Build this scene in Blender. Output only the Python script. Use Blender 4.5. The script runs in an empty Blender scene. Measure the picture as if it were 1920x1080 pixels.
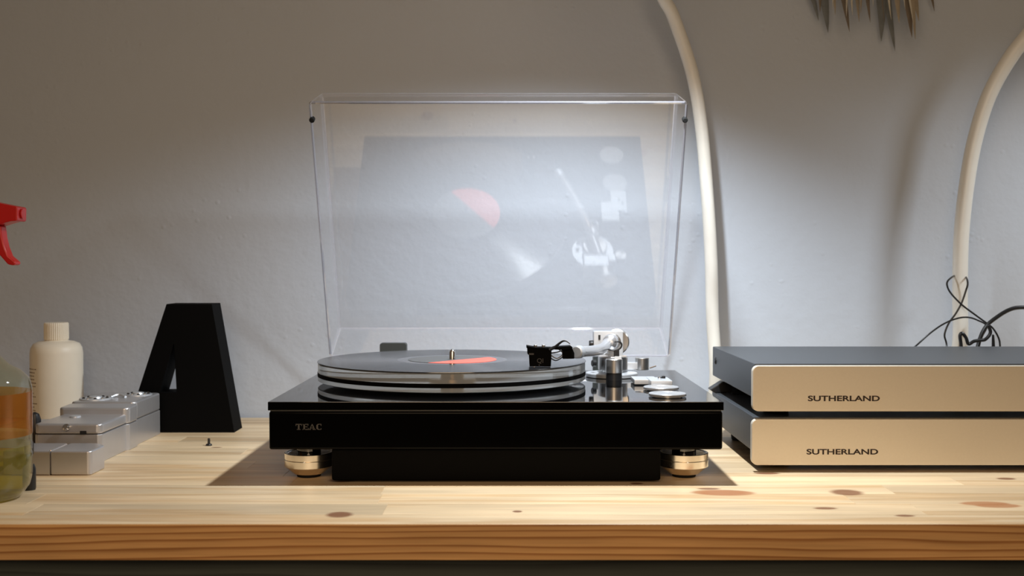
import bpy, bmesh, math, random
from mathutils import Vector, Matrix
random.seed(7)
S = bpy.context.scene
COL = S.collection
R = math.radians
# ------------------------------------------------------------------ camera, world, lights, exposure
F = 2123.0; CAMZ = 0.2125; PITCH = math.atan(45 / F)
cam = bpy.data.cameras.new('camera'); camo = bpy.data.objects.new('camera', cam); COL.objects.link(camo)
cam.sensor_width = 36; cam.lens = F * 36 / 1920; cam.clip_start = .05
camo.location = (0, 0, CAMZ); camo.rotation_euler = (math.pi / 2 - PITCH, 0, 0)
cam.dof.use_dof = True; cam.dof.focus_distance = 1.18; cam.dof.aperture_fstop = 9
S.camera = camo
S.view_settings.view_transform = 'Standard'; S.view_settings.look = 'None'
S.view_settings.exposure = 0.0; S.view_settings.gamma = 1.0
S.view_settings.use_curve_mapping = False
S.cycles.max_bounces = 14; S.cycles.transparent_max_bounces = 24
S.cycles.sample_clamp_indirect = 4
W = bpy.data.worlds.new('room_glow'); S.world = W; W.use_nodes = True
bg = W.node_tree.nodes['Background']; bg.inputs[0].default_value = (1.0, .72, .47, 1); bg.inputs[1].default_value = .095

def lamp_light(name, loc, target, power, col, size=125, blend=.9, rad=.014):
    l = bpy.data.lights.new(name, 'SPOT'); o = bpy.data.objects.new(name, l); COL.objects.link(o)
    l.energy = power; l.color = col; l.spot_size = R(size); l.spot_blend = blend; l.shadow_soft_size = rad
    o.location = loc
    o.rotation_euler = (Vector(target) - Vector(loc)).to_track_quat('-Z', 'Y').to_euler()
    return o
L1 = Vector((.127, 1.15, .575)); L2 = Vector((.96, 1.17, .60))
lamp_light('lamp_beam', L1, (.06, 1.24, .0), 25.0, (.88, .95, 1.0), 134, .85)
lamp_light('lamp_beam', L2, (.78, 1.36, .0), 12.0, (.90, .96, 1.0), 118, .9, .06)
# added warm fill disc behind the camera, brightens the bench edge and faceplates
ar = bpy.data.lights.new('warm_fill_light', 'AREA'); aro = bpy.data.objects.new('warm_fill_light', ar); COL.objects.link(aro)
ar.shape = 'DISK'; ar.size = .9; ar.energy = 6.2; ar.color = (1.0, .72, .46)
aro.location = (.0, -.12, .62); aro.rotation_euler = (Vector((.1, 1.0, 0)) - aro.location).to_track_quat('-Z', 'Y').to_euler()

# ------------------------------------------------------------------ helpers
def P(px, py, D):
    "world point at depth D (metres from the lens) that the photograph shows at this pixel"
    a = PITCH; u = (px - 960) / F; v = (540 - py) / F
    d = Vector((u, math.cos(a) + v * math.sin(a), -math.sin(a) + v * math.cos(a)))
    return Vector((0, 0, CAMZ)) + d * (D / d.y)
def X(px, D): return P(px, 540, D).x
def Z(py, D): return P(960, py, D).z

def mat(name, col, rough=.5, metal=0, spec=.5, coat=0, bump=None, ani=0, ior=1.5):
    m = bpy.data.materials.new(name); m.use_nodes = True; nt = m.node_tree; b = nt.nodes['Principled BSDF']
    b.inputs['Base Color'].default_value = (*col, 1); b.inputs['Roughness'].default_value = rough
    b.inputs['Metallic'].default_value = metal; b.inputs['Specular IOR Level'].default_value = spec
    b.inputs['Coat Weight'].default_value = coat; b.inputs['IOR'].default_value = ior
    if ani: b.inputs['Anisotropic'].default_value = ani
    n = nt.nodes.new('ShaderNodeTexNoise'); tc = nt.nodes.new('ShaderNodeTexCoord'); nt.links.new(tc.outputs['Object'], n.inputs['Vector'])
    sc, st, cv = bump or (60, .0, .04)
    n.inputs['Scale'].default_value = sc; n.inputs['Detail'].default_value = 4
    mx = nt.nodes.new('ShaderNodeMix'); mx.data_type = 'RGBA'
    mx.inputs[6].default_value = tuple(c * (1 - cv) for c in col) + (1,); mx.inputs[7].default_value = tuple(min(1, c * (1 + cv)) for c in col) + (1,)
    nt.links.new(n.outputs['Fac'], mx.inputs[0]); nt.links.new(mx.outputs[2], b.inputs['Base Color'])
    if st:
        bp = nt.nodes.new('ShaderNodeBump'); bp.inputs['Strength'].default_value = st; bp.inputs['Distance'].default_value = .001
        nt.links.new(n.outputs['Fac'], bp.inputs['Height']); nt.links.new(bp.outputs[0], b.inputs['Normal'])
    return m

def clear(name, tint=(1, 1, 1), haze=0.0, hazecol=(.8, .8, .82), rough=.0, ior=1.49, cap=1.0):
    "clear plastic: see-through body with a mirror-like Fresnel skin and, if wanted, some milky haze"
    m = bpy.data.materials.new(name); m.use_nodes = True; nt = m.node_tree; nt.nodes.clear(); N = nt.nodes.new; L = nt.links.new
    out = N('ShaderNodeOutputMaterial'); tr = N('ShaderNodeBsdfTransparent'); gl = N('ShaderNodeBsdfGlossy')
    tr.inputs[0].default_value = (*tint, 1); gl.inputs['Roughness'].default_value = rough; gl.inputs[0].default_value = (1, 1, 1, 1)
    g = N('ShaderNodeNewGeometry'); mr = N('ShaderNodeMapRange'); mr.inputs[3].default_value = ior; mr.inputs[4].default_value = 1 / ior
    L(g.outputs['Backfacing'], mr.inputs[0]); fr = N('ShaderNodeFresnel'); L(mr.outputs[0], fr.inputs[0])
    base = tr
    if haze:
        df = N('ShaderNodeBsdfDiffuse'); tl = N('ShaderNodeBsdfTranslucent'); df.inputs[0].default_value = tl.inputs[0].default_value = (*hazecol, 1)
        h = N('ShaderNodeMixShader'); h.inputs[0].default_value = .5; L(df.outputs[0], h.inputs[1]); L(tl.outputs[0], h.inputs[2])
        b2 = N('ShaderNodeMixShader'); b2.inputs[0].default_value = haze; L(tr.outputs[0], b2.inputs[1]); L(h.outputs[0], b2.inputs[2]); base = b2
    mn = N('ShaderNodeMath'); mn.operation = 'MINIMUM'; mn.inputs[1].default_value = cap; L(fr.outputs[0], mn.inputs[0])
    mx = N('ShaderNodeMixShader'); L(mn.outputs[0], mx.inputs[0]); L(base.outputs[0], mx.inputs[1]); L(gl.outputs[0], mx.inputs[2])
    L(mx.outputs[0], out.inputs[0]); return m

ORG = {}
def finish(name, bm, m, parent=None, bevel=0, segs=2, smooth=True, angle=35, keep=None):
    bmesh.ops.recalc_face_normals(bm, faces=bm.faces)
    if bevel:
        es = [e for e in bm.edges if len(e.link_faces) == 2 and e.calc_face_angle(0) > R(30)]
        bmesh.ops.bevel(bm, geom=es, offset=bevel, segments=segs, profile=.5, affect='EDGES', clamp_overlap=True)
    off = ORG.get(parent.name, Vector()) if parent else (keep or Vector())
    for v in bm.verts: v.co -= off
    me = bpy.data.meshes.new(name); bm.to_mesh(me); bm.free()
    for p in me.polygons: p.use_smooth = smooth
    if smooth: me.set_sharp_from_angle(angle=R(angle))
    o = bpy.data.objects.new(name, me); COL.objects.link(o)
    for k in (m if isinstance(m, (list, tuple)) else [m]): me.materials.append(k)
    if bevel and smooth:
        wn = o.modifiers.new('normals', 'WEIGHTED_NORMAL'); wn.weight = 100; wn.keep_sharp = True
    if parent: o.parent = parent
    else: o.location = off
    ORG[o.name] = off
    return o
def thing(name, label, cat, loc, group=None):
    o = bpy.data.objects.new(name, None); COL.objects.link(o); o.location = loc; o.empty_display_size = .03
    ORG[o.name] = Vector(loc); return tag(o, label, cat, group)
def tag(o, label, cat, group=None):
    o['label'] = label; o['category'] = cat
    if group: o['group'] = group
    return o
def lab(o, t): o['label'] = t; return o
def NB(): return bmesh.new()
def box(bm, x0, x1, y0, y1, z0, z1, mi=0):
    vs = [bm.verts.new((x, y, z)) for x in (x0, x1) for y in (y0, y1) for z in (z0, z1)]
    for f in ((0, 1, 3, 2), (4, 6, 7, 5), (0, 4, 5, 1), (2, 3, 7, 6), (0, 2, 6, 4), (1, 5, 7, 3)):
        bm.faces.new([vs[i] for i in f]).material_index = mi
    return bm
def lathe(bm, c, prof, n=48, axis=None, mi=0, caps=True):
    "prof = [(radius, height)], revolved about an axis through c (default up)"
    q = Vector((0, 0, 1)).rotation_difference(Vector(axis)) if axis else None
    rings = []
    for r, h in prof:
        ring = []
        for k in range(n):
            a = 2 * math.pi * k / n; v = Vector((r * math.cos(a), r * math.sin(a), h))
            if q: v = q @ v
            ring.append(bm.verts.new(Vector(c) + v))
        rings.append(ring)
    for a, b in zip(rings, rings[1:]):
        for k in range(n):
            bm.faces.new((a[k], a[(k + 1) % n], b[(k + 1) % n], b[k])).material_index = mi
    if caps:
        bm.faces.new(list(reversed(rings[0]))).material_index = mi; bm.faces.new(rings[-1]).material_index = mi
    return bm
def smoothpts(pts, k=6):
    pts = [Vector(p) for p in pts]; out = []
    for i in range(len(pts) - 1):
        p0 = pts[max(i - 1, 0)]; p1 = pts[i]; p2 = pts[i + 1]; p3 = pts[min(i + 2, len(pts) - 1)]
        for j in range(k):
            t = j / k
            out.append(.5 * ((2 * p1) + (p2 - p0) * t + (2 * p0 - 5 * p1 + 4 * p2 - p3) * t * t + (3 * p1 - p0 - 3 * p2 + p3) * t ** 3))
    out.append(pts[-1]); return out
def tube(bm, pts, r, n=12, k=6, flat=1.0, mi=0):
    pts = smoothpts(pts, k) if k > 1 else [Vector(p) for p in pts]
    N = len(pts); rings = []; up = None
    for i, p in enumerate(pts):
        t = (pts[min(i + 1, N - 1)] - pts[max(i - 1, 0)]).normalized()
        if up is None:
            up = Vector((0, 1, 0)) if abs(t.y) < .8 else Vector((0, 0, 1))
        up = (up - t * up.dot(t)).normalized(); s = t.cross(up)
        rr = r(i / (N - 1)) if callable(r) else r
        rings.append([bm.verts.new(p + (s * math.cos(2 * math.pi * j / n) + up * math.sin(2 * math.pi * j / n) * flat) * rr) for j in range(n)])
    for a, b in zip(rings, rings[1:]):
        for j in range(n): bm.faces.new((a[j], a[(j + 1) % n], b[(j + 1) % n], b[j])).material_index = mi
    bm.faces.new(list(reversed(rings[0]))); bm.faces.new(rings[-1]); return bm
def prism(bm, poly, y0, y1, hole=None, mi=0):
    "poly of (x, z) swept from depth y0 to y1; hole = inner polygon with as many corners bridged"
    a = [bm.verts.new((x, y0, z)) for x, z in poly]; b = [bm.verts.new((x, y1, z)) for x, z in poly]; n = len(poly)
    for i in range(n): bm.faces.new((a[i], b[i], b[(i + 1) % n], a[(i + 1) % n]))
    if not hole:
        bm.faces.new(a); bm.faces.new(list(reversed(b))); return bm
    ha = [bm.verts.new((x, y0, z)) for x, z in hole]; hb = [bm.verts.new((x, y1, z)) for x, z in hole]
    for i in range(n):
        j = (i + 1) % n
        bm.faces.new((ha[i], ha[j], hb[j], hb[i])); bm.faces.new((a[i], a[j], ha[j], ha[i])); bm.faces.new((b[i], hb[i], hb[j], b[j]))
    return bm
def rrect(x0, x1, z0, z1, r, n=6):
    out = []
    for cx, cz, a0 in ((x1 - r, z1 - r, 0), (x0 + r, z1 - r, 90), (x0 + r, z0 + r, 180), (x1 - r, z0 + r, 270)):
        for k in range(n + 1):
            a = R(a0 + 90 * k / n); out.append((cx + r * math.cos(a), cz + r * math.sin(a)))
    return out
def lettering(name, text, x0, x1, z0, z1, y, m, parent, depth=.0003, bold=0.0):
    c = bpy.data.curves.new('t', 'FONT'); c.body = text; c.extrude = .02; c.offset = bold
    t = bpy.data.objects.new('t', c); COL.objects.link(t)
    dg = bpy.context.evaluated_depsgraph_get(); me = bpy.data.meshes.new_from_object(t.evaluated_get(dg))
    bpy.data.objects.remove(t); bpy.data.curves.remove(c)
    bm = NB(); bm.from_mesh(me); bpy.data.meshes.remove(me)
    xs = [v.co.x for v in bm.verts]; ys = [v.co.y for v in bm.verts]
    a, b, e, f = min(xs), max(xs), min(ys), max(ys)
    for v in bm.verts:
        v.co = Vector((x0 + (v.co.x - a) / (b - a) * (x1 - x0), y - (depth if v.co.z > 0 else -depth), z0 + (v.co.y - e) / (f - e) * (z1 - z0)))
    return finish(name, bm, m, parent, smooth=False)

# ------------------------------------------------------------------ materials
BLACK_GLOSS = mat('piano_black_lacquer', (.0015, .0015, .0018), .03, spec=.5, ior=1.95)
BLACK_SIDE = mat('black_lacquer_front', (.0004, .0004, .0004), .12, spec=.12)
BLACK_MATT = mat('black_matt', (.0012, .0012, .0013), .7, spec=.08)
BLACK_PLASTIC = mat('black_plastic', (.012, .012, .013), .35)
RUBBER = mat('black_rubber', (.01, .01, .01), .8, spec=.2)
CHROME = mat('polished_chrome', (.78, .78, .79), .12, 1)
ALU = mat('brushed_aluminium', (.72, .71, .70), .28, 1, ani=.5)
SATIN = mat('satin_silver_metal', (.68, .71, .75), .36, .6)
KNOBM = mat('turned_knob_metal', (.60, .61, .63), .24, .6)
WHITE_MET = mat('silver_arm_tube', (.80, .80, .82), .25, .8)
CHAMP = mat('champagne_machined_metal', (.84, .77, .66), .22, 1, ani=.7)
BRASS = mat('brass', (.62, .40, .18), .25, 1)
GREY_LOGO = mat('logo_grey', (.07, .066, .066), .5)
PLATE = mat('champagne_anodised_plate', (.78, .71, .60), .5, .5, bump=(400, .05, .03))
DARKCASE = mat('dark_grey_case', (.07, .077, .087), .42, .3, spec=.6)
LOGO_DARK = mat('dark_brown_print', (.02, .008, .004), .6)
LID = clear('clear_acrylic', (.995, .995, .998), ior=1.56, cap=.085)
LID_BEND = clear('acrylic_bend_glint', (.95, .95, .97), haze=.16, hazecol=(.85, .85, .92), rough=.05, ior=1.6)  # milky haze paints in the bright lines along the bends
LID_EDGE = clear('acrylic_edge_glint', (.9, .9, .95), haze=.45, hazecol=(.8, .8, .9), rough=.1)  # pale haze stands in for light gathered at the cut rim
PLATTER = clear('platter_acrylic', (1, 1, 1)); nt = PLATTER.node_tree
gb = nt.nodes.new('ShaderNodeBsdfGlass'); gb.inputs['IOR'].default_value = 1.49; gb.inputs['Roughness'].default_value = .03; gb.inputs[0].default_value = (.97, .98, .97, 1)
gd = nt.nodes.new('ShaderNodeBsdfDiffuse'); gd.inputs[0].default_value = (.78, .85, .92, 1); gx = nt.nodes.new('ShaderNodeMixShader'); gx.inputs[0].default_value = .34  # cool grey diffuse share stands in for light filling the clear acrylic
nt.links.new(gb.outputs[0], gx.inputs[1]); nt.links.new(gd.outputs[0], gx.inputs[2]); nt.links.new(gx.outputs[0], nt.nodes['Material Output'].inputs[0])
CREAM = mat('cream_lamp_enamel', (.82, .80, .74), .35)
SILVERPL = mat('silver_plastic', (.56, .55, .56), .32, .65)
SILVERDK = mat('seam_grey', (.10, .095, .095), .6)
BOTTLE = mat('ivory_plastic', (.88, .80, .66), .45)
RED = mat('red_plastic', (.55, .012, .012), .3)
INK = mat('faint_ink', (.22, .13, .06), .7)

# painted plaster wall: blue grey paint with roller stipple and small lumps
m = WALLM = bpy.data.materials.new('painted_plaster'); m.use_nodes = True; nt = m.node_tree; b = nt.nodes['Principled BSDF']
tc = nt.nodes.new('ShaderNodeTexCoord')
n1 = nt.nodes.new('ShaderNodeTexNoise'); n1.inputs['Scale'].default_value = 75; n1.inputs['Detail'].default_value = 6
n2 = nt.nodes.new('ShaderNodeTexNoise'); n2.inputs['Scale'].default_value = 2.2; n2.inputs['Detail'].default_value = 4
n3 = nt.nodes.new('ShaderNodeTexVoronoi'); n3.inputs['Scale'].default_value = 60
n4 = nt.nodes.new('ShaderNodeTexNoise'); n4.inputs['Scale'].default_value = 9
for n in (n1, n2, n3, n4): nt.links.new(tc.outputs['Object'], n.inputs['Vector'])
lump = nt.nodes.new('ShaderNodeMapRange'); lump.inputs[1].default_value = .0; lump.inputs[2].default_value = .22; lump.inputs[3].default_value = 1; lump.inputs[4].default_value = 0
nt.links.new(n3.outputs['Distance'], lump.inputs[0])
gate = nt.nodes.new('ShaderNodeMapRange'); gate.inputs[1].default_value = .54; gate.inputs[2].default_value = .62; nt.links.new(n4.outputs['Fac'], gate.inputs[0])
mm = nt.nodes.new('ShaderNodeMath'); mm.operation = 'MULTIPLY'; nt.links.new(lump.outputs[0], mm.inputs[0]); nt.links.new(gate.outputs[0], mm.inputs[1])
ma = nt.nodes.new('ShaderNodeMath'); ma.operation = 'MULTIPLY_ADD'; ma.inputs[1].default_value = .7
nt.links.new(mm.outputs[0], ma.inputs[0]); nt.links.new(n1.outputs['Fac'], ma.inputs[2])
bp = nt.nodes.new('ShaderNodeBump'); bp.inputs['Strength'].default_value = .42; bp.inputs['Distance'].default_value = .002
nt.links.new(ma.outputs[0], bp.inputs['Height']); nt.links.new(bp.outputs[0], b.inputs['Normal'])
mx = nt.nodes.new('ShaderNodeMix'); mx.data_type = 'RGBA'; mx.inputs[6].default_value = (.50, .55, .63, 1); mx.inputs[7].default_value = (.545, .595, .675, 1)
nt.links.new(n2.outputs['Fac'], mx.inputs[0]); nt.links.new(mx.outputs[2], b.inputs['Base Color']); b.inputs['Roughness'].default_value = .62
b.inputs['Specular IOR Level'].default_value = .3

# pine: growth rings around an axis below the board, fibre noise, knots and a dark spot at their own places on the bench
KNOTS_SPOTS = [(635, 967, .012, .008), (970, 961, .0045, .003), (1590, 925, .016, .010), (1550, 955, .011, .0035), (640, 902, .014, .007),
         (1440, 889, .014, .004), (1195, 908, .007, .003), (1700, 969, .009, .003), (404, 840, .007, .002), (1890, 899, .010, .004), (1330, 918, .012, .003)]  # the entry by the loose screw is only a small dark spot
PATCH = [(1350, 925, .026, .0085), (1365, 926, .026, .0085), (1850, 946, .022, .006), (1875, 950, .020, .006)]
def pine(name, light, dark, ring_scale, top=True, glo=.42):
    m = bpy.data.materials.new(name); m.use_nodes = True; nt = m.node_tree; N = nt.nodes.new; L = nt.links.new; b = nt.nodes['Principled BSDF']
    g = N('ShaderNodeNewGeometry'); oi = N('ShaderNodeObjectInfo')
    rnd = N('ShaderNodeVectorMath'); rnd.operation = 'SCALE'; rnd.inputs[0].default_value = (13, .11, .05); L(oi.outputs['Random'], rnd.inputs['Scale'])
    ad = N('ShaderNodeVectorMath'); L(g.outputs['Position'], ad.inputs[0]); L(rnd.outputs[0], ad.inputs[1])
    mp = N('ShaderNodeMapping'); mp.inputs['Scale'].default_value = (.55, 7, 7); L(ad.outputs[0], mp.inputs[0])
    nz = N('ShaderNodeTexNoise'); nz.inputs['Scale'].default_value = 4; nz.inputs['Detail'].default_value = 2.5; L(mp.outputs[0], nz.inputs['Vector'])
    sx = N('ShaderNodeSeparateXYZ'); L(ad.outputs[0], sx.inputs[0])
    # ring coordinate = z*a + y*b + wobble
    c1 = N('ShaderNodeMath'); c1.operation = 'MULTIPLY_ADD'; c1.inputs[1].default_value = ring_scale; L(sx.outputs['Z'], c1.inputs[0])
    c0 = N('ShaderNodeMath'); c0.operation = 'MULTIPLY'; c0.inputs[1].default_value = ring_scale * (.28 if top else .1); L(sx.outputs['Y'], c0.inputs[0])
    L(c0.outputs[0], c1.inputs[2])
    wob = N('ShaderNodeMath'); wob.operation = 'MULTIPLY_ADD'; wob.inputs[1].default_value = 3.2 if not top else 2.2; L(nz.outputs['Fac'], wob.inputs[0]); L(c1.outputs[0], wob.inputs[2])
    fr = N('ShaderNodeMath'); fr.operation = 'FRACT'; L(wob.outputs[0], fr.inputs[0])
    cr = N('ShaderNodeValToRGB'); e = cr.color_ramp.elements; e[0].position = 0; e[0].color = (*light, 1); e[1].position = 1; e[1].color = (*light, 1)
    k = e.new(.55); k.color = tuple(light[i] * .8 + dark[i] * .2 for i in range(3)) + (1,); k = e.new(.86); k.color = (*dark, 1)
    L(fr.outputs[0], cr.inputs[0])
    mp2 = N('ShaderNodeMapping'); mp2.inputs['Scale'].default_value = (2.5, 60, 60); L(ad.outputs[0], mp2.inputs[0])
    nf = N('ShaderNodeTexNoise'); nf.inputs['Scale'].default_value = 6; nf.inputs['Detail'].default_value = 5; L(mp2.outputs[0], nf.inputs['Vector'])
    mpb = N('ShaderNodeMapping'); mpb.inputs['Scale'].default_value = (2.2, 16, 16); L(ad.outputs[0], mpb.inputs[0])
    nb = N('ShaderNodeTexNoise'); nb.inputs['Scale'].default_value = 2; nb.inputs['Detail'].default_value = 3; L(mpb.outputs[0], nb.inputs['Vector'])
    f1 = N('ShaderNodeMapRange'); f1.inputs[1].default_value = .3; f1.inputs[2].default_value = .7; f1.inputs[3].default_value = .86; f1.inputs[4].default_value = 1.06; L(nf.outputs['Fac'], f1.inputs[0])
    f2 = N('ShaderNodeMapRange'); f2.inputs[1].default_value = .35; f2.inputs[2].default_value = .65; f2.inputs[3].default_value = 1.06; f2.inputs[4].default_value = .84; L(nb.outputs['Fac'], f2.inputs[0])
    f3 = N('ShaderNodeMapRange'); f3.inputs[3].default_value = .76; f3.inputs[4].default_value = 1.07; L(oi.outputs['Random'], f3.inputs[0])
    q = N('ShaderNodeMath'); q.operation = 'MULTIPLY'; L(f1.outputs[0], q.inputs[0]); L(f2.outputs[0], q.inputs[1])
    q2 = N('ShaderNodeMath'); q2.operation = 'MULTIPLY'; L(q.outputs[0], q2.inputs[0]); L(f3.outputs[0], q2.inputs[1])
    gm = N('ShaderNodeGamma'); L(cr.outputs[0], gm.inputs[0])
    sc = N('ShaderNodeVectorMath'); sc.operation = 'SCALE'; L(gm.outputs[0], sc.inputs[0]); L(q2.outputs[0], sc.inputs['Scale'])
    last = sc.outputs[0]
    if top:
        for lst, col, blur in ((PATCH, (.40, .17, .07), .15), (KNOTS_SPOTS, (.16, .05, .018), .3)):
            for px, py, rx, ry in lst:
                D = CAMZ * F / (py - 495.0) ; cx = (px - 960) * D / F
                s = N('ShaderNodeVectorMath'); s.operation = 'SUBTRACT'; L(g.outputs['Position'], s.inputs[0]); s.inputs[1].default_value = (cx, D, 0)
                dv = N('ShaderNodeVectorMath'); dv.operation = 'DIVIDE'; L(s.outputs[0], dv.inputs[0]); dv.inputs[1].default_value = (rx, ry * 1.5, 1)
                ln = N('ShaderNodeVectorMath'); ln.operation = 'LENGTH'; L(dv.outputs[0], ln.inputs[0])
                ms = N('ShaderNodeMapRange'); ms.inputs[1].default_value = 1 - blur; ms.inputs[2].default_value = 1.1; ms.inputs[3].default_value = .85; ms.inputs[4].default_value = 0; L(ln.outputs['Value'], ms.inputs[0])
                mx = N('ShaderNodeMix'); mx.data_type = 'RGBA'; L(ms.outputs[0], mx.inputs[0]); L(last, mx.inputs[6]); mx.inputs[7].default_value = (*col, 1); last = mx.outputs[2]
    L(last, b.inputs['Base Color']); b.inputs['Roughness'].default_value = glo
    bp = N('ShaderNodeBump'); bp.inputs['Strength'].default_value = .12; bp.inputs['Distance'].default_value = .0005; L(nf.outputs['Fac'], bp.inputs['Height']); L(bp.outputs[0], b.inputs['Normal'])
    return m
PINE = pine('lacquered_pine', (.80, .61, .385), (.67, .45, .24), 40)
PINE_EDGE = pine('pine_edge_grain', (.92, .53, .22), (.44, .18, .05), 165, top=False)
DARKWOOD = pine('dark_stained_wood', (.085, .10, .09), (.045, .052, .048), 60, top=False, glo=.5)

# ------------------------------------------------------------------ the setting
WALLY = 1.568
bm = NB(); box(bm, -2.5, 2.5, WALLY, WALLY + .1, -.75, 2.0); o = finish('wall_back', bm, WALLM, smooth=False); o['kind'] = 'structure'
bm = NB(); box(bm, -2.5, 2.5, -1.6, WALLY, -.80, -.75); o = finish('floor', bm, mat('grey_floor', (.12, .11, .10), .6), smooth=False); o['kind'] = 'structure'

# workbench: staves glued edge to edge, each a piece of its own
BX0, BX1, BY0, BY1, BT = -1.15, 1.15, .921, 1.562, .030
bench = thing('workbench', 'long pine workbench top of glued staves that everything stands on', 'workbench', (0, 1.24, -.75))
bm = NB(); box(bm, BX0, BX1, BY0, BY0 + .034, -BT, 0)
o = finish('stave', bm, [PINE, PINE_EDGE], bench, bevel=.0012); lab(o, 'orange brown front edge board with wavy dark grain')
for p in o.data.polygons:
    if p.normal.y < -.7: p.material_index = 1
rows = 14; rw = (BY1 - BY0 - .034) / rows; y = BY0 + .034
for r in range(rows):
    x = BX0 - random.uniform(0, .3)
    while x < BX1:
        ln = random.uniform(.28, .62); x0 = max(x, BX0); x1 = min(x + ln, BX1)
        if x1 - x0 > .02:
            bm = NB(); box(bm, x0, x1, y, y + rw, -BT, 0); finish('stave', bm, PINE, bench, bevel=.00025, segs=1, smooth=False)
        x += ln
    y += rw
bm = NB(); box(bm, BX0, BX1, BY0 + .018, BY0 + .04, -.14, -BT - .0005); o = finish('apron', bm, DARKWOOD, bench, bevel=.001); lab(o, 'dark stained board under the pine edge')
for sx in (BX0 + .03, BX1 - .09):
    for sy in (BY0 + .045, BY1 - .08):
        bm = NB(); box(bm, sx, sx + .06, sy, sy + .06, -.75, -BT - .0005); finish('leg', bm, DARKWOOD, bench, bevel=.002)

# ------------------------------------------------------------------ turntable
TX0, TX1, TY0, TY1 = X(501, 1.09), X(1358, 1.09), 1.09, 1.417
TCX = (TX0 + TX1) / 2; DECK = .0795; PB = .033
tt = thing('turntable', 'glossy black turntable with clear platter and raised clear dust cover', 'turntable', (TCX, 1.25, 0))
bm = NB(); box(bm, TX0, TX1, TY0, TY1, DECK - .0085, DECK); o = finish('top_plate', bm, [BLACK_GLOSS, BLACK_SIDE], tt, bevel=.0006)
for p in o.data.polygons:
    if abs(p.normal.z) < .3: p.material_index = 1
bm = NB(); box(bm, TX0 + .0008, TX1 - .0008, TY0 + .0008, TY1, PB, DECK - .0095); finish('plinth', bm, BLACK_SIDE, tt, bevel=.0022, segs=3)
bm = NB(); box(bm, TX0 + .002, TX1 - .002, TY0 + .002, TY1 - .001, DECK - .0098, DECK - .0083); o = finish('seam_strip', bm, BLACK_PLASTIC, tt)
bm = NB(); box(bm, X(620, 1.095), X(1240, 1.095), 1.0965, 1.36, .002, PB); finish('lower_housing', bm, BLACK_MATT, tt, bevel=.002)
for fx in (TCX - .188, TCX + .188):
    for fy in (1.131, 1.375):
        bm = NB(); lathe(bm, (fx, fy, 0), [(.0125, .0030), (.0150, .0034), (.0225, .0098), (.0240, .0108), (.0240, .0174), (.0236, .0178), (.0240, .0182), (.0240, .0240), (.0233, .0246), (.0215, .0246), (.0215, .0215), (.010, .0215)], 64)
        ft = finish('foot', bm, CHAMP, tt, angle=25)
        bm = NB(); lathe(bm, (fx, fy, 0), [(.0112, 0), (.0118, .0005), (.0118, .0031)], 40); finish('foot_pad', bm, RUBBER, ft)
        bm = NB(); lathe(bm, (fx, fy, 0), [(.0212, .0217), (.0212, .0242), (.012, .0243), (.012, PB)], 40); finish('foot_socket', bm, BLACK_GLOSS, ft)
        bm = NB(); lathe(bm, (fx, fy - .0238, .0178), [(.0009, 0), (.0009, .0012)], 12, axis=(0, -1, 0)); finish('foot_screw', bm, CHROME, ft)
# serif maker's name on the plinth front
LX0, LX1 = X(553, 1.09), X(602, 1.09); LZ0, LZ1 = Z(806, 1.09), Z(795, 1.09)
def serif(polys):
    bm = NB()
    for poly in polys: prism(bm, [(LX0 + u * (LX1 - LX0), LZ0 + v * (LZ1 - LZ0)) for u, v in poly], TY0 + .0003, TY0 + .0012)
    return bm
def rc(a, b, c, d): return [(a, c), (b, c), (b, d), (a, d)]
T = [rc(.0, .24, .86, 1), rc(.0, .025, .66, .9), rc(.215, .24, .66, .9), rc(.09, .15, .05, .9), rc(.05, .19, 0, .1)]
E = [rc(.30, .36, 0, 1), rc(.27, .49, .88, 1), rc(.27, .50, 0, .12), rc(.35, .45, .45, .56), rc(.47, .49, .7, .9), rc(.48, .50, .1, .3), rc(.43, .45, .36, .66)]
A = [[(.53, .05), (.56, .05), (.645, .95), (.625, 1)], [(.62, 1), (.65, 1), (.745, .05), (.685, .05)], rc(.575, .70, .26, .36), rc(.505, .59, 0, .09), rc(.65, .775, 0, .09)]
Cc = [rc(.80, .86, .2, .8), [(.80, .8), (.86, .8), (.91, .9), (.91, 1), (.86, 1)], rc(.905, .965, .9, 1), [(.80, .2), (.86, .2), (.91, .1), (.91, 0), (.86, 0)], rc(.905, .965, 0, .1), rc(.965, .99, .68, 1), rc(.965, .99, .05, .27)]
finish('maker_name', serif(T + E + A + Cc), GREY_LOGO, tt, smooth=False)

# platter with drive belt, spindle and bearing
PCX, PCY = X(848, 1.279), 1.279; PT = .1030; RECZ = .1045
bm = NB(); lathe(bm, (PCX, PCY, 0), [(.1488, .0833), (.1500, .0840), (.1500, .0883), (.1494, .0886), (.1494, .0924), (.1500, .0927), (.1500, PT - .0006), (.1494, PT)], 160)
pl = finish('platter', bm, PLATTER, tt, angle=25); lab(pl, 'thick clear acrylic platter')
bm = NB(); lathe(bm, (PCX, PCY, 0), [(.1495, .0884), (.1504, .0884), (.1504, .0926), (.1495, .0926)], 160, caps=False); finish('drive_belt', bm, BLACK_MATT, pl)
bm = NB(); lathe(bm, (PCX, PCY, 0), [(.018, .0840), (.018, .0875), (.0088, .0876), (.0088, .0985), (.0080, .0990)], 48); finish('bearing', bm, BRASS, pl)
bm = NB(); lathe(bm, (PCX, PCY, 0), [(.0036, .099), (.0036, RECZ + .0085), (.0030, RECZ + .0100), (.0012, RECZ + .0118)], 24); finish('spindle', bm, CHROME, pl)
bm = NB(); lathe(bm, (PCX, PCY, 0), [(.020, DECK), (.020, .0832)], 40); finish('sub_hub', bm, ALU, pl)

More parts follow.
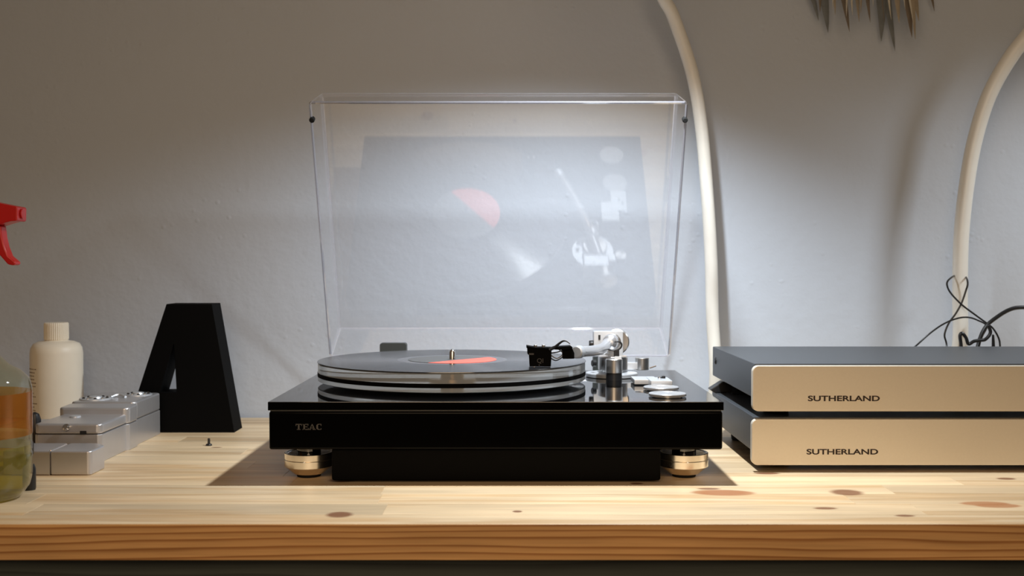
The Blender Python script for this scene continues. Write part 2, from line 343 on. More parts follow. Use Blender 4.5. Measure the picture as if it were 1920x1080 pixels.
# hinges
for hx in (TCX - .1375, TCX + .1375):
    bm = NB(); prism(bm, rrect(hx - .0172, hx + .0172, .046, Z(643, 1.460), .003), 1.4555, 1.4700); prism(bm, rrect(hx - .0172, hx + .0172, .046, .070, .003), 1.4175, 1.4555)
    finish('hinge', bm, mat('hinge_dark_grey', (.035, .04, .038), .5), tt, bevel=.0006)

# dust cover: five sided clear box, hinge side low at the back, tilted 65 degrees open
B = Vector((0, 1.450, .0935)); E_ = Vector((0, -math.cos(R(65)), math.sin(R(65)))); Nn = Vector((0, math.sin(R(65)), math.cos(R(65))))
LL = .338; DH = .068
bm = NB()
def lp(x, u, n): return bm.verts.new(Vector((TCX + x, 0, 0)) + B + E_ * u + Nn * n)
r0 = [lp(-.2185, 0, 0), lp(.2185, 0, 0), lp(.2185, LL, 0), lp(-.2185, LL, 0)]
r1 = [lp(-.2160, .004, DH), lp(.2160, .004, DH), lp(.2160, LL - .010, DH), lp(-.2160, LL - .010, DH)]
bm.faces.new(r1)
for i in range(4): bm.faces.new((r0[i], r0[(i + 1) % 4], r1[(i + 1) % 4], r1[i]))
bmesh.ops.recalc_face_normals(bm, faces=bm.faces)
es = [e for e in bm.edges if len(e.link_faces) == 2]
bmesh.ops.bevel(bm, geom=es, offset=.004, segments=4, profile=.5, affect='EDGES')
for f in bm.faces:
    if f.calc_area() < .0016 and len(f.verts) == 4: f.material_index = 2
    f.select = False
lid = finish('dust_cover', bm, [LID, LID_EDGE, LID_BEND], tt, angle=60); lab(lid, 'clear acrylic dust cover propped open')
sm = lid.modifiers.new('wall', 'SOLIDIFY'); sm.thickness = .0032; sm.offset = -1; sm.material_offset_rim = 1; sm.use_even_offset = True
wn = lid.modifiers.new('normals', 'WEIGHTED_NORMAL'); wn.weight = 100; wn.keep_sharp = True
for sx in (-1, 1):
    c = Vector((TCX + sx * .2160, 0, 0)) + B + E_ * (LL - .022)
    bm = NB(); lathe(bm, c - Nn * .0035, [(.0022, 0), (.0032, .0008), (.0032, .0065), (.0022, .0068)], 16, axis=Nn); finish('bumper', bm, RUBBER, lid)

# start and speed knobs
for kx, ky, kr in ((X(1252, 1.135), 1.135, .0188), (X(1240, 1.195), 1.195, .0186)):
    bm = NB(); lathe(bm, (kx, ky, DECK), [(kr - .004, 0), (kr - .004, .0008), (kr, .0010), (kr, .0030), (kr - .0006, .0036), (kr - .004, .0036), (kr - .0045, .0032)], 64); finish('control_knob', bm, KNOBM, tt, angle=25)
# cue block
bm = NB(); box(bm, X(1221, 1.215), X(1262, 1.215), 1.216, 1.256, DECK, .0868); cb = finish('cue_block', bm, SATIN, tt, bevel=.0008)
bm = NB(); box(bm, X(1184, 1.27), X(1228, 1.27), 1.238, 1.276, DECK + .001, .0858); finish('cue_arm', bm, SATIN, cb, bevel=.0008)
for sx, sy in ((X(1238, 1.232), 1.236), (X(1247, 1.232), 1.243)):
    bm = NB(); lathe(bm, (sx, sy, .0868), [(.0022, 0), (.0022, .0022), (.0016, .0026)], 16); finish('screw_head', bm, BLACK_PLASTIC if sx > .165 else CHROME, cb)

# tonearm base, bearing block, rest
AX, AY = X(1147, 1.335), 1.335
bm = NB(); lathe(bm, (AX, AY, DECK), [(.0290, 0), (.0305, .0008), (.0305, .0042), (.0298, .0050)], 72); ab = finish('arm_base', bm, SATIN, tt, angle=25)
bm = NB(); lathe(bm, (AX + .002, AY + .006, .0840), [(.0120, 0), (.0120, .003), (.0175, .0035), (.0175, .0185), (.0165, .0195), (.010, .0195)], 48); finish('arm_pillar', bm, ALU, ab, angle=25)
bm = NB(); lathe(bm, (X(1117, 1.33), 1.33, Z(681, 1.33)), [(.004, 0), (.004, .004), (.0035, .0045)], 20, axis=(-1, -.3, 0)); finish('lock_screw', bm, BLACK_PLASTIC, ab)
rx, ry = X(1152, 1.296), 1.2995
bm = NB(); lathe(bm, (rx, ry, DECK), [(.0092, .0), (.0092, .0078)], 40); rb = finish('rest_post', bm, BLACK_PLASTIC, ab)
bm = NB(); lathe(bm, (rx, ry, .0873), [(.0088, 0), (.0097, .0005), (.0097, .0155), (.0090, .0163)], 48); finish('rest_collar', bm, ALU, ab, angle=25)
bm = NB(); box(bm, rx + .0002, rx + .0086, ry - .002, ry + .002, .1036, .1065); finish('rest_clip', bm, SATIN, ab, bevel=.0004)
hk = [P(x, y, ry) for x, y in ((1137, 653), (1143, 656), (1150, 657), (1160, 655), (1165, 650), (1165, 644), (1161, 641), (1156, 640.5), (1152, 641.5))]
bm = NB(); tube(bm, hk, .0011, 10, 4); box(bm, P(1150.5, 655, ry).x, P(1161, 655, ry).x, ry - .0015, ry + .0015, .1060, P(0, 656, ry).z); finish('arm_rest', bm, BLACK_PLASTIC, ab, bevel=.0003)
# lift bar with its knob
bm = NB(); box(bm, X(1164, 1.35), X(1196, 1.35), 1.350, 1.362, Z(693, 1.35), Z(680, 1.35)); finish('lift_bar', bm, SATIN, ab, bevel=.0006)
bm = NB(); lathe(bm, (X(1205, 1.352), 1.356, Z(694, 1.35)), [(.0078, 0), (.0084, .0005), (.0084, .0138), (.0076, .0146)], 40); finish('lift_knob', bm, ALU, ab, angle=25)
bm = NB(); tube(bm, [P(1218, 690, 1.352), P(1230, 686, 1.352)], .0008, 8, 1); finish('lift_lever', bm, CHROME, ab)
# bearing block
arm = None
bm = NB(); prism(bm, rrect(X(1113, 1.385), X(1168, 1.385), Z(668, 1.385), Z(621, 1.385), .0018), 1.382, 1.400); blk = finish('bearing_block', bm, SATIN, tt, bevel=.0006)
bm = NB(); lathe(bm, P(1150, 640, 1.3815), [(.0090, 0), (.0090, .0018), (.0075, .0026), (.004, .0026)], 40, axis=(0, -1, 0)); finish('bearing_ring', bm, ALU, blk, angle=25)
bm = NB(); box(bm, X(1122, 1.3815), X(1126, 1.3815), 1.3812, 1.383, Z(637, 1.382), Z(628, 1.382)); finish('scale_slot', bm, BLACK_PLASTIC, blk)
bm = NB(); lathe(bm, P(1112, 645, 1.392), [(.0045, 0), (.0045, .004), (.004, .005)], 24, axis=(-1, 0, 0)); finish('bias_knob', bm, BLACK_PLASTIC, blk)
adir = (P(1156, 632, 1.39) - P(1085, 658, 1.22)).normalized()
bm = NB(); box(bm, X(1128, 1.385), X(1158, 1.385), 1.366, 1.384, .098, Z(660, 1.385)); finish('yoke', bm, SATIN, blk, bevel=.001)

# the moving arm
bm = NB(); pts = [P(1084, 660, 1.212), P(1098, 659, 1.232), P(1116, 657, 1.262), P(1132, 652, 1.300), P(1141, 641, 1.335), P(1150, 637, 1.375)]
tube(bm, pts, lambda t: .0058 + .0004 * t, 20, 6); arm = finish('tonearm', bm, WHITE_MET, tt); lab(arm, 'silver S-shaped tonearm resting over the record')
bm = NB(); d = (pts[1] - pts[0]).normalized(); lathe(bm, pts[0] - d * .006, [(.0055, 0), (.0070, .001), (.0070, .010), (.0062, .012), (.0055, .013)], 32, axis=d); finish('arm_collar', bm, SATIN, arm, angle=25)
bm = NB(); lathe(bm, pts[4] - Vector((0, .012, 0)) - (pts[4] - pts[3]).normalized() * .0, [(.0045, 0), (.0085, .003), (.0095, .009), (.0085, .016), (.006, .020)], 28, axis=(pts[5] - pts[4]).normalized()); finish('arm_joint', bm, WHITE_MET, arm)
bm = NB(); c0 = P(1156, 641, 1.402); lathe(bm, c0, [(.0145, 0), (.0158, .001), (.0158, .016), (.0145, .017)], 48, axis=(.1, 1, 0)); finish('counterweight', bm, ALU, arm, angle=25)
# headshell
HD = 1.182
bm = NB()
prism(bm, [(X(987, HD), Z(648, HD)), (X(987, HD), Z(652, HD)), (X(1060, HD), Z(656, HD)), (X(1074, HD), Z(652, HD)), (X(1070, HD), Z(648.5, HD)), (X(1040, HD), Z(650, HD)), (X(1034, HD), Z(652, HD)), (X(1020, HD), Z(651, HD)), (X(1005, HD), Z(651, HD))][::-1], HD - .004, HD + .013)
hs = finish('headshell', bm, BLACK_MATT, arm, bevel=.0003)
bm = NB(); prism(bm, [(X(1055, HD), Z(650, HD)), (X(1072, HD), Z(650, HD)), (X(1077, HD), Z(662, HD)), (X(1077, HD), Z(672.5, HD)), (X(1055, HD), Z(673, HD))], HD - .001, HD + .016)
finish('arm_plug', bm, BLACK_MATT, arm, bevel=.0006)
bm = NB(); prism(bm, [(X(988.5, HD), Z(651, HD)), (X(1034, HD), Z(651.5, HD)), (X(1034, HD), Z(668, HD)), (X(1033, HD), Z(687, HD)), (X(993, HD), Z(687, HD)), (X(992, HD), Z(666, HD)), (X(989, HD), Z(663, HD))], HD - .002, HD + .013)
cart = finish('cartridge', bm, BLACK_MATT, arm, bevel=.0005)
bm = NB(); tube(bm, [P(1030, 656, HD - .003), P(1040, 651, HD - .004), P(1050, 643, HD - .006), P(1056, 639.5, HD - .007), P(1062, 640, HD - .008), P(1069, 645, HD - .009)], lambda t: .0017 * (1 - .75 * t), 8, 5); finish('finger_lift', bm, BLACK_PLASTIC, arm)
for sx in (1004, 1019):
    bm = NB(); lathe(bm, P(sx, 651, HD + .003), [(.0019, 0), (.0019, .0022), (.0014, .0026)], 16); finish('shell_screw', bm, ALU, arm)
for i, (a, b_, c) in enumerate((((1033, 657), (1044, 653), (1056, 662)), ((1033, 662), (1046, 660), (1056, 656)), ((1033, 666), (1044, 672), (1056, 665)), ((1033, 672), (1043, 676), (1056, 669)))):
    bm = NB(); tube(bm, [P(*a, HD + .002), P(*b_, HD - .001 + .002 * i), P(*c, HD + .003)], .0006, 6, 6); finish('lead_wire', bm, [WHITE_MET, BLACK_PLASTIC][i % 2], arm)
bm = NB(); tube(bm, [P(1000, 686.5, HD + .003), P(1005, 690, HD + .003)], .0004, 6, 1); finish('stylus', bm, CHROME, arm)
lettering('cartridge_mark', 'QI', X(1007, HD - .002), X(1018.5, HD - .002), Z(682, HD - .002), Z(672, HD - .002), HD - .0022, GREY_LOGO, arm, .0002)
bm = NB(); box(bm, X(992, HD), X(1001, HD), HD - .0023, HD - .0015, Z(665, HD), Z(662, HD)); finish('cartridge_tab', bm, GREY_LOGO, arm)
bm = NB(); lathe(bm, P(1011, 684.5, HD - .0018), [(.0006, 0), (.0006, .0005)], 10, axis=(0, -1, 0)); finish('mark_dot', bm, GREY_LOGO, arm)

# ------------------------------------------------------------------ the record
m = VINYL = mat('vinyl_grooves', (.012, .012, .013), .16, spec=.5, ior=2.0); nt = m.node_tree; b = nt.nodes['Principled BSDF']
tg = nt.nodes.new('ShaderNodeTangent'); tg.direction_type = 'RADIAL'; tg.axis = 'Z'; nt.links.new(tg.outputs[0], b.inputs['Tangent'])
b.inputs['Anisotropic'].default_value = .85; b.inputs['Anisotropic Rotation'].default_value = .25; b.inputs['Roughness'].default_value = .2
DEAD = mat('smooth_vinyl', (.02, .02, .021), .08, spec=.5, ior=2.1)
m = LABELM = bpy.data.materials.new('two_tone_label'); m.use_nodes = True; nt = m.node_tree; b = nt.nodes['Principled BSDF']
tc = nt.nodes.new('ShaderNodeTexCoord'); dt = nt.nodes.new('ShaderNodeVectorMath'); dt.operation = 'DOT_PRODUCT'; dt.inputs[1].default_value = (.75, -.66, 0)
nt.links.new(tc.outputs['Object'], dt.inputs[0]); gt = nt.nodes.new('ShaderNodeMath'); gt.operation = 'GREATER_THAN'; gt.inputs[1].default_value = .011; nt.links.new(dt.outputs['Value'], gt.inputs[0])
mx = nt.nodes.new('ShaderNodeMix'); mx.data_type = 'RGBA'; mx.inputs[6].default_value = (.10, .10, .10, 1); mx.inputs[7].default_value = (.88, .14, .10, 1)
nt.links.new(gt.outputs[0], mx.inputs[0]); nt.links.new(mx.outputs[2], b.inputs['Base Color']); b.inputs['Roughness'].default_value = .45
rc_loc = Vector((PCX, PCY, PT + .0001))
rec = thing('vinyl_record', 'black vinyl record with a part red label lying on the clear platter', 'record', rc_loc)
bm = NB(); lathe(bm, rc_loc, [(.1490, 0), (.1508, .0005), (.1506, .0012), (.1490, .0014), (.062, .0014), (.0039, .0013)], 160, caps=False)
for f in bm.faces:
    if all((v.co - rc_loc).xy.length < .0625 for v in f.verts): f.material_index = 1
rv = finish('disc', bm, [VINYL, DEAD], rec, angle=50)
bm = NB(); lathe(bm, rc_loc, [(.0500, .0013), (.0500, .00165), (.0497, .0017), (.0039, .0017)], 96, caps=False); finish('label', bm, LABELM, rec, angle=25)

# ------------------------------------------------------------------ the two silver amplifiers at the right
def amp(zb, zt, py0, py1, tx0, tx1, label, dx):
    FY = 1.15; x0 = X(1412 + dx, FY); x1 = x0 + .430; ft0, ft1 = Z(py1, FY), Z(py0, FY)
    t = thing('phono_amplifier', label, 'amplifier', (x0 + .215, FY + .12, zb), 'silver faced amplifiers in the stack')
    bm = NB(); prism(bm, rrect(x0, x1, ft0, ft1, .0062), FY, FY + .008); finish('faceplate', bm, PLATE, t, bevel=.0010, segs=2)
    bm = NB(); box(bm, x0 + .0035, x1 - .0035, FY + .008, 1.400, zt - .036, zt); bd = finish('case', bm, DARKCASE, t, bevel=.0012)
    for fx in (x0 + .035, x1 - .035):
        for fy in (1.20, 1.365):
            bm = NB(); lathe(bm, (fx, fy, zb), [(.013, 0), (.014, .001), (.015, zt - .036 - zb)], 32); finish('foot', bm, RUBBER, t)
    for sy in (1.378,):
        bm = NB(); lathe(bm, (x0 + .0035, sy, zt - .016), [(.0042, 0), (.0042, .0008), (.0028, .0018)], 20, axis=(-1, 0, 0)); finish('case_screw', bm, BLACK_PLASTIC, t)
    lettering('maker_name', 'SUTHERLAND', X(tx0, FY), X(tx1, FY), Z(py0 + 66.3, FY), Z(py0 + 55.8, FY), FY, LOGO_DARK, t, .0002, .026)
    return t
lo = amp(0, .0555, 786, 872.5, 1514, 1648.5, 'silver faced dark cased amplifier standing on the bench, lower one of the stack', -1)
up = amp(.0555, .1105, 686, 771.5, 1516, 1651, 'silver faced dark cased amplifier resting on top of the other one', 0)
bm = NB()
prism(bm, [(P(1335, 733, 1.36).x, P(0, 733, 1.36).z), (P(1342, 741, 1.36).x, .0562), (P(1385, 740, 1.36).x, .0562), (P(1382, 726, 1.36).x, P(0, 727, 1.36).z), (P(1360, 716, 1.36).x, P(0, 717, 1.36).z)][::-1], 1.372, 1.392)
tag(finish('cable_plug', bm, BLACK_PLASTIC, bevel=.0012), 'black plug wedged between the backs of the two silver faced amplifiers', 'plug')

# ------------------------------------------------------------------ gooseneck lamps
def gooseneck(pts, r, head, aim, label):
    base = Vector((pts[0].x, pts[0].y, 0))
    t = thing('gooseneck_lamp', label, 'lamp', base, 'cream gooseneck lamps behind the hi-fi')
    bm = NB(); tube(bm, pts, r, 24, 8); finish('neck', bm, CREAM, t)
    bm = NB(); lathe(bm, base, [(.030, 0), (.032, .002), (.032, .012), (.026, .016), (.011, .020)], 48); finish('base', bm, CREAM, t)
    a = (Vector(aim) - head).normalized()
    bm = NB(); lathe(bm, head - a * .075, [(.012, 0), (.020, .004), (.026, .030), (.048, .082), (.050, .084), (.047, .084), (.024, .034), (.018, .020)], 48, axis=a, caps=False); sh = finish('lamp_shade', bm, CREAM, t)
    return t
p1 = [Vector((X(1341, 1.50), 1.515, .016)), P(1342, 700, 1.50), P(1336, 600, 1.50), P(1333, 480, 1.50), P(1325, 350, 1.50), P(1314, 230, 1.50), P(1296, 130, 1.495), P(1262, 30, 1.485), P(1240, -20, 1.475)]
L1h = L1 + Vector((0, 0, .02))
p1 += [Vector((.185, 1.44, .640)), Vector((.160, 1.36, .690)), Vector((.143, 1.27, .715)), Vector((.132, 1.20, .700)), Vector((.128, 1.165, .665))]
gooseneck(p1, .0085, L1h, L1h + Vector((0, .02, -.3)), 'cream gooseneck lamp rising behind the turntable and bending left over the clear cover')
p2 = [Vector((X(1801, 1.50), 1.525, .016)), P(1800, 640, 1.50), P(1800, 560, 1.50), P(1802, 450, 1.50), P(1812, 350, 1.50), P(1828, 262, 1.50), P(1854, 180, 1.495), P(1893, 110, 1.49), P(1940, 50, 1.48)]
L2h = L2 + Vector((0, 0, .02))
p2 += [Vector((.78, 1.44, .660)), Vector((.85, 1.36, .715)), Vector((.91, 1.28, .740)), Vector((.948, 1.21, .725)), Vector((.957, 1.185, .690))]
gooseneck(p2, .0098, L2h, L2h + Vector((0, .02, -.3)), 'cream gooseneck lamp bending right behind the amplifiers, black wires looped round it')

# ------------------------------------------------------------------ black wires behind the amplifiers
def wire(pts, D, r, label, nm='wire', cat='cable', group='black wires behind the amplifiers'):
    q = [P(p[0], p[1], p[2] if len(p) > 2 else D) for p in pts]
    bm = NB(); tube(bm, q, r, 10, 6); o = finish(nm, bm, BLACK_PLASTIC, keep=q[0]); return tag(o, label, cat, group)
wire([(1778, 760, 1.46), (1774, 690, 1.46), (1775, 648), (1771, 628), (1779, 606), (1792, 588), (1803, 568), (1811, 545), (1814.5, 532), (1812, 521, 1.487), (1806, 517, 1.515), (1794, 516, 1.515), (1786, 519, 1.487), (1777, 527), (1776, 536), (1783, 550), (1803, 571, 1.470), (1828, 590), (1850, 606), (1862, 616), (1872, 633), (1875, 650), (1876, 700), (1876, 770)], 1.474, .0012, 'thin black wire looped in a figure eight round the right cream lamp neck')
wire([(1680, 700, 1.44), (1700, 664, 1.45), (1718, 648), (1745, 624), (1770, 607), (1795, 597), (1815, 595), (1832, 600), (1850, 611), (1842, 630), (1835, 650), (1834, 700), (1834, 770)], 1.463, .0011, 'thin black wire arching low leftwards in front of the right lamp neck')
wire([(1830, 770, 1.445), (1830, 680, 1.445), (1836, 640), (1849, 612), (1870, 594), (1892, 581), (1912, 576.5), (1935, 579), (1965, 596), (1990, 650), (1995, 720)], 1.448, .0026, 'thick black cable arching to the right edge of the picture')
wire([(1800, 770, 1.43), (1802, 690, 1.43), (1802, 650), (1800, 630), (1804, 625), (1811, 633), (1816, 645), (1826, 640), (1838, 638), (1848, 636), (1857, 624), (1853, 610)], 1.436, .0022, 'black cable with a short stubby bend just above the amplifier')
wire([(1860, 770, 1.43), (1860, 690, 1.43), (1861, 650), (1862, 628), (1864, 650), (1866, 700)], 1.436, .0012, 'short black wire standing up in the tangle behind the amplifier')

# ------------------------------------------------------------------ left side: black letter, silver device, bottle, sprayer
LD0, LD1 = 1.423, 1.465
def q(px, py): v = P(px, py, LD0); return (v.x, max(v.z, 0))
outer = [q(312, 570), (X(232, LD0), 0), (X(438, LD0), 0), q(397, 570)]
hole = [q(325, 645), q(299, 736), q(331, 736), q(326, 645)]
bm = NB(); prism(bm, outer, LD0, LD1, hole)
tag(finish('block_letter', bm, BLACK_MATT, bevel=.0012), 'matt black block shaped like a letter A standing beside the silver device', 'letter')

# stepped silver device
sd = thing('silver_device', 'stepped silver plastic device with round dials on top, in front of the black letter', 'device', (-.475, 1.31, 0))
def shell(x0, x1, y0, y1, z0, z1, c=.004):
    "chamfered plan block"
    bm = NB(); pl_ = [(x0 + c, y0), (x1 - c, y0), (x1, y0 + c), (x1, y1 - c), (x1 - c, y1), (x0 + c, y1), (x0, y1 - c), (x0, y0 + c)]
    a = [bm.verts.new((x, y, z0)) for x, y in pl_]; b = [bm.verts.new((x, y, z1)) for x, y in pl_]
    bm.faces.new(list(reversed(a))); bm.faces.new(b)
    for i in range(8): bm.faces.new((a[i], a[(i + 1) % 8], b[(i + 1) % 8], b[i]))
    return bm
def pair(nm, x0, x1, y0, y1, zs, zt, c=.004, tilt=0):
    finish(nm + '_base', shell(x0, x1, y0, y1, 0.0, zs - .0002, c), SILVERPL, sd, bevel=.0009)
    finish(nm + '_seam', shell(x0 + .0006, x1 - .0006, y0 + .0006, y1 - .0006, zs - .0004, zs + .0004, c), SILVERDK, sd)
    bm = shell(x0, x1, y0, y1, zs + .0002, zt, c)
    for v in bm.verts:
        if v.co.z > zs + .001: v.co.z -= tilt * (y1 - v.co.y)
    return finish(nm + '_cover', bm, SILVERPL, sd, bevel=.0026, segs=3)
pair('tray', -.512, -.4395, 1.208, 1.300, .0300, .0415)
pair('motor', -.5165, -.4365, 1.285, 1.320, .0300, .0500, tilt=.03)
pair('deck', -.5165, -.4400, 1.3205, 1.416, .0300, .0515)
for cx, cy, rr in ((P(178, 742, 1.345).x, 1.347, .0185), (P(266, 740, 1.385).x - .006, 1.390, .0165)):
    bm = NB(); lathe(bm, (cx, cy, .0512), [(rr, 0), (rr, .0014), (rr - .001, .0020), (rr * .45, .0016), (rr * .4, .0035), (rr * .3, .0040)], 36); dl = finish('dial', bm, SATIN, sd, angle=25)
    for k in range(10):
        a = R(36 * k); bm = NB(); lathe(bm, (cx + rr * .75 * math.cos(a), cy + rr * .75 * math.sin(a), .0528), [(.0018, 0), (.0018, .001), (.001, .0016)], 8); finish('dial_stud', bm, ALU if k % 2 else BLACK_PLASTIC, dl)
bm = NB(); tube(bm, [(P(208, 740, 1.36).x, 1.36, .0525), (P(222, 737, 1.365).x, 1.368, .0545), (P(238, 740, 1.365).x, 1.36, .0525)], .0016, 8, 5); finish('dial_link', bm, SATIN, sd)
bm = NB(); lathe(bm, P(125, 802, 1.207) , [(.0040, 0), (.0038, .002), (.002, .0034)], 20, axis=(0, -1, .35)); finish('latch', bm, CHROME, sd)
bm = NB(); box(bm, P(150, 811, 1.2078).x, P(162, 811, 1.2078).x, 1.2073, 1.2085, Z(814, 1.2078), Z(808, 1.2078)); finish('slot', bm, BLACK_PLASTIC, sd)
bm = NB(); lathe(bm, (P(140, 780, 1.26).x, 1.262, .0415), [(.006, 0), (.006, .0012), (.005, .0018)], 24); finish('button', bm, SATIN, sd)

fm = thing('silver_case', 'low silver plastic case with a vertical seam, nearest the bench edge beside the sprayer', 'case', (-.475, 1.157, 0))
sxm = X(91, 1.134)
for nm_, x0, x1 in (('case_end', -.512, sxm - .0003), ('case_body', sxm + .0003, -.4230)):
    c = .012 if nm_ == 'case_body' else .002
    bm = NB(); pts_ = [(x0, 1.134), (x1 - .003 if nm_ == 'case_body' else x1, 1.134), (x1, 1.137 if nm_ == 'case_body' else 1.134), (x1, 1.172), (x1 - c, 1.186), (x0, 1.186)]
    a = [bm.verts.new((x, y, 0)) for x, y in pts_]; b = [bm.verts.new((x, y, .0245)) for x, y in pts_]
    bm.faces.new(list(reversed(a))); bm.faces.new(b)
    for i in range(6): bm.faces.new((a[i], a[(i + 1) % 6], b[(i + 1) % 6], b[i]))
    finish(nm_, bm, SILVERPL, fm, bevel=.0018, segs=3)
bm = NB(); box(bm, sxm - .001, sxm + .001, 1.136, 1.184, .001, .0235); finish('case_seam', bm, SILVERDK, fm)
bm = NB(); lathe(bm, (sxm, 1.136, .0244), [(.0012, 0), (.0009, .001)], 12); finish('case_pin', bm, CHROME, fm)

bm = shell(-.605, -.5225, 1.30, 1.39, 0, .022, .006)
tag(finish('grey_case', bm, mat('pale_grey_plastic', (.42, .40, .37), .45), bevel=.003, segs=3), 'small low pale grey case in front of the white bottle', 'case')

# white bottle
BD = 1.482; bx = X(105, BD); k = BD / F
prof = [(.0300, 0), (.0325, .002), (.0328, .004), (.0328, Z(662, BD)), (.0318, Z(652, BD)), (.0285, Z(644, BD)), (.022, Z(640, BD)), (.0155, Z(638.5, BD)), (.0142, Z(637, BD)), (.0142, Z(633, BD))]
wb = thing('white_bottle', 'round shouldered ivory plastic bottle with a ribbed screw cap by the wall', 'bottle', (bx, BD, 0))
bm = NB(); lathe(bm, (bx, BD, 0), prof, 64); finish('bottle_body', bm, BOTTLE, wb, angle=60)
bm = NB(); n = 72; rings = []
for zz, rr in ((Z(636.5, BD), .0150), (Z(635, BD), .0154), (Z(609, BD), .0154), (Z(606, BD), .0150), (Z(604.5, BD), .0140)):
    rings.append([bm.verts.new((bx + (rr - (.0005 if j % 2 else 0)) * math.cos(2 * math.pi * j / n), BD + (rr - (.0005 if j % 2 else 0)) * math.sin(2 * math.pi * j / n), zz)) for j in range(n)])
for a, b in zip(rings, rings[1:]):
    for j in range(n): bm.faces.new((a[j], a[(j + 1) % n], b[(j + 1) % n], b[j]))
bm.faces.new(list(reversed(rings[0]))); bm.faces.new(rings[-1]); finish('screw_cap', bm, BOTTLE, wb, angle=25)
bm = NB()
for row in range(13):     # rows of print too small to read, curved round the left of the bottle
    zz = Z(690 + row * 6.3, BD)
    if row in (6, 9): continue
    a0 = 204 + random.uniform(0, 2)
    while a0 < 240 + random.uniform(-6, 6):
        a1 = a0 + random.uniform(2, 5); rr = .03293
        vs = [bm.verts.new((bx + rr * math.cos(R(a)), BD + rr * math.sin(R(a)), z_)) for a, z_ in ((a0, zz), (a1, zz), (a1, zz + .0012), (a0, zz + .0012))]
        bm.faces.new(vs); a0 = a1 + random.uniform(1, 2)
finish('fine_print', bm, INK, wb, smooth=False)

# spray bottle (only its right side is in the picture)
sx, sy = -.482, 1.020
sb = thing('spray_bottle', 'clear spray bottle with yellow green liquid and a red trigger head at the left edge', 'spray bottle', (sx, sy, 0))
CLB = clear('clear_bottle_plastic', (.93, .95, .86), haze=.10, hazecol=(.35, .36, .22), rough=.03)
LIQ = clear('yellow_green_liquid', (.80, .72, .16), haze=.22, hazecol=(.36, .33, .03), rough=.02, ior=1.33)
ORL = clear('orange_band_film', (.95, .55, .20), haze=.2, hazecol=(.75, .32, .07), rough=.2)  # translucent orange band round the middle of the bottle
prof = [(.030, 0), (.036, .002), (.043, .012), (.045, .022), (.045, .040), (.0444, .042), (.045, .044), (.045, .100), (.043, .108), (.036, .1155), (.026, .1215), (.018, .130), (.014, .145), (.0135, .178)]
bm = NB(); lathe(bm, (sx, sy, 0), prof, 64); finish('bottle_body', bm, CLB, sb, angle=60)
bm = NB(); lathe(bm, (sx, sy, 0), [(.030, .0015), (.035, .003), (.042, .012), (.0438, .022), (.0438, .0485), (.001, .0485)], 56); finish('liquid', bm, LIQ, sb, angle=50)
bm = NB(); lathe(bm, (sx, sy, 0), [(.0453, .058), (.0453, .097)], 64, caps=False); o = finish('orange_band', bm, ORL, sb); lab(o, 'orange band round the clear bottle')
bm = NB(); tube(bm, [(sx - .004, sy, .15), (sx + .004, sy - .005, .08), (sx + .018, sy - .010, .006)], .0026, 10, 6); finish('dip_tube', bm, mat('dark_tube', (.06, .06, .03), .5), sb)
bm = NB(); lathe(bm, (sx, sy, .172), [(.016, 0), (.017, .001), (.017, .020), (.013, .026), (.011, .040), (.011, .078)], 32); finish('collar', bm, RED, sb, angle=30)
hd = [(sx - .035, .252), (sx - .030, .266), (sx - .006, .274), (sx + .022, .2675), (X(33, sy), Z(386.5, sy)), (X(41, sy), Z(388, sy)), (X(42.5, sy), Z(391, sy)), (X(42, sy), Z(412, sy)), (X(40, sy), Z(415, sy)), (X(30, sy), Z(415.5, sy)), (X(14, sy), Z(420, sy)), (X(2, sy), Z(424, sy)), (sx - .02, .243), (sx - .033, .245)]
bm = NB(); prism(bm, hd[::-1], sy - .010, sy + .010); hdo = finish('spray_head', bm, RED, sb, bevel=.0022, segs=3)
bm = NB(); lathe(bm, P(42, 401, sy), [(.0045, 0), (.0045, .001), (.003, .001)], 20, axis=(1, 0, 0)); finish('nozzle', bm, RED, hdo)
tp = [(-14, 418), (8, 424), (10, 444), (14, 462), (21, 480), (33, 490), (35, 494), (31, 498), (20, 496), (8, 482), (-4, 468), (-16, 455)]
bm = NB(); prism(bm, [(X(a, sy), Z(b, sy)) for a, b in tp][::-1], sy - .006, sy + .006); finish('trigger', bm, RED, sb, bevel=.0016, segs=3)

# small black fitting beside the sprayer
c = Vector((X(50, 1.06), 1.062, 0))
bf = thing('black_fitting', 'small black knobbed fitting between the spray bottle and the low silver case', 'fitting', c)
bm = NB(); lathe(bm, c, [(.0055, 0), (.006, .002), (.006, .020), (.0045, .024)], 24); finish('fitting_foot', bm, BLACK_PLASTIC, bf)
bm = NB(); lathe(bm, c, [(.0028, .024), (.0028, .032), (.0042, .034), (.0042, .044), (.0028, .047)], 24); finish('fitting_stem', bm, BLACK_PLASTIC, bf)
c = Vector((X(52, 1.225), 1.24, 0))
bm = NB(); lathe(bm, c, [(.0065, 0), (.0065, .042), (.0045, .048), (.001, .050)], 24); tag(finish('bottle_stopper', bm, BLACK_PLASTIC, keep=c), 'upright black cap left of the silver device, half behind the spray bottle', 'cap')

# loose screw on the bench
c = P(390, 836, 1.0); D_ = CAMZ * F / (836.5 - 495); c = Vector((X(390, D_), D_, 0))
bm = NB(); lathe(bm, c, [(.0036, 0), (.0036, .0012), (.0030, .0020), (.0016, .0023), (.0014, .0076), (.0016, .0080), (.0008, .0086)], 20); tag(finish('loose_screw', bm, BLACK_PLASTIC, keep=c), 'tiny black screw standing on its head on the bench', 'screw')

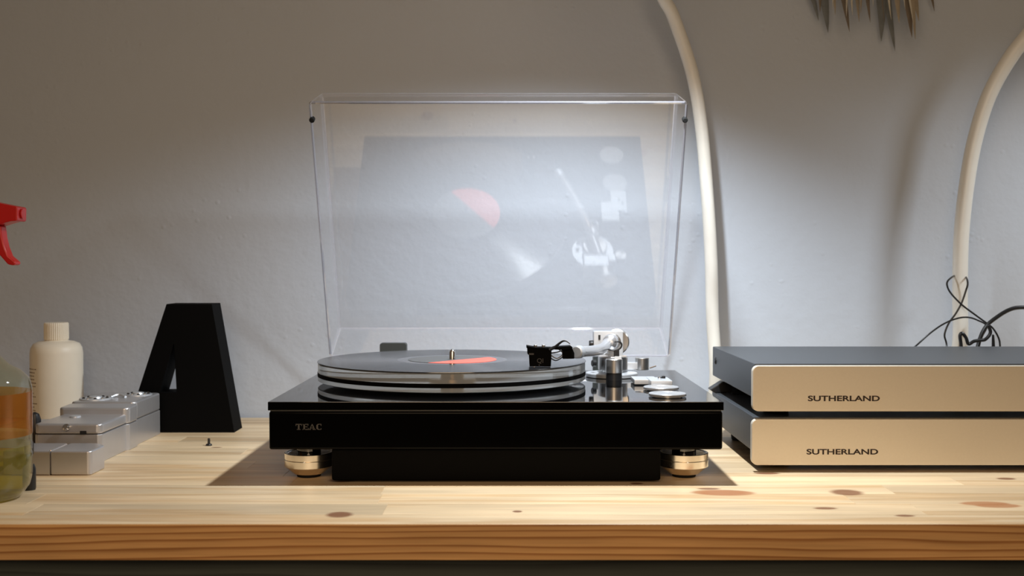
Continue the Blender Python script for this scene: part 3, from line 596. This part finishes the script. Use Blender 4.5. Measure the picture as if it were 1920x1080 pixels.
# ------------------------------------------------------------------ dried plant hanging at the top right
pr = thing('dried_plant', 'bunch of dry tan pointed leaves hanging down by the wall at the top right', 'dried plant', P(1620, -150, 1.53))
LEAFM = [mat('dry_leaf_tan', (.32, .27, .20), .7, bump=(90, .3, .25)), mat('dry_leaf_pale', (.50, .46, .38), .7, bump=(90, .3, .2)), mat('dry_leaf_brown', (.17, .135, .10), .8, bump=(90, .3, .3)), mat('dry_leaf_grey', (.17, .18, .18), .8, bump=(90, .3, .3))]
def leaf(x0, y0, x1, y1, w, D, mi, dep=.010):
    a = P(x0, y0, D - dep); b = P(x1, y1, D); d = b - a; side = d.cross(Vector((0, 1, 0))).normalized(); bm = NB(); nx = 10; rows_ = []
    for i in range(nx + 1):
        t = i / nx; ww = w * (math.sin(math.pi * (.28 + .72 * t)) ** .8 if t < 1 else 0) + .00015
        c = a + d * t + side * (.003 * math.sin(t * 3 + x0)) + Vector((0, -.004 * math.sin(math.pi * t), 0))
        rows_.append([bm.verts.new(c - side * ww), bm.verts.new(c + Vector((0, -.25 * ww - .0002, 0))), bm.verts.new(c + side * ww), bm.verts.new(c + Vector((0, .12 * ww + .0004, 0)))])
    for r0_, r1_ in zip(rows_, rows_[1:]):
        for j in range(4): bm.faces.new((r0_[j], r0_[(j + 1) % 4], r1_[(j + 1) % 4], r1_[j]))
    bm.faces.new(rows_[0]); bm.faces.new(list(reversed(rows_[-1])))
    return finish('leaf', bm, LEAFM[mi], pr, angle=60)
LV = [(1520, -120, 1550, 62, .008, 1.545, 3), (1500, -100, 1531, 40, .005, 1.55, 3), (1545, -120, 1563, 28, .0035, 1.50, 0), (1560, -110, 1566, 16, .0016, 1.49, 1),
      (1568, -130, 1592, 60, .0055, 1.52, 2), (1578, -120, 1590, 30, .0022, 1.495, 1), (1592, -120, 1602, 28, .0022, 1.49, 1), (1600, -120, 1608, 42, .004, 1.53, 0),
      (1618, -130, 1632, 42, .0042, 1.525, 2), (1626, -130, 1633, 12, .002, 1.50, 1), (1640, -120, 1652, 78, .0085, 1.55, 3), (1650, -120, 1676, 96, .006, 1.552, 3),
      (1655, -120, 1674, 36, .0022, 1.49, 1), (1660, -130, 1690, 44, .0055, 1.50, 0), (1672, -130, 1712, 70, .0068, 1.505, 2), (1676, -130, 1693, 18, .0018, 1.49, 1),
      (1688, -130, 1710, 48, .0020, 1.49, 1), (1684, -130, 1716, 74, .0045, 1.50, 0), (1700, -130, 1722, 40, .0060, 1.51, 0), (1642, -130, 1662, 42, .0012, 1.50, 2),
      (1535, -110, 1542, 22, .004, 1.53, 2), (1610, -120, 1618, 24, .003, 1.51, 0), (1720, -120, 1748, 22, .004, 1.55, 2)]
for l in LV: leaf(*l)
bm = NB(); tube(bm, [P(1620, -260, 1.53), P(1622, -180, 1.52), P(1626, -110, 1.515)], lambda t: .006 + .02 * t, 12, 5); finish('stem', bm, LEAFM[0], pr)
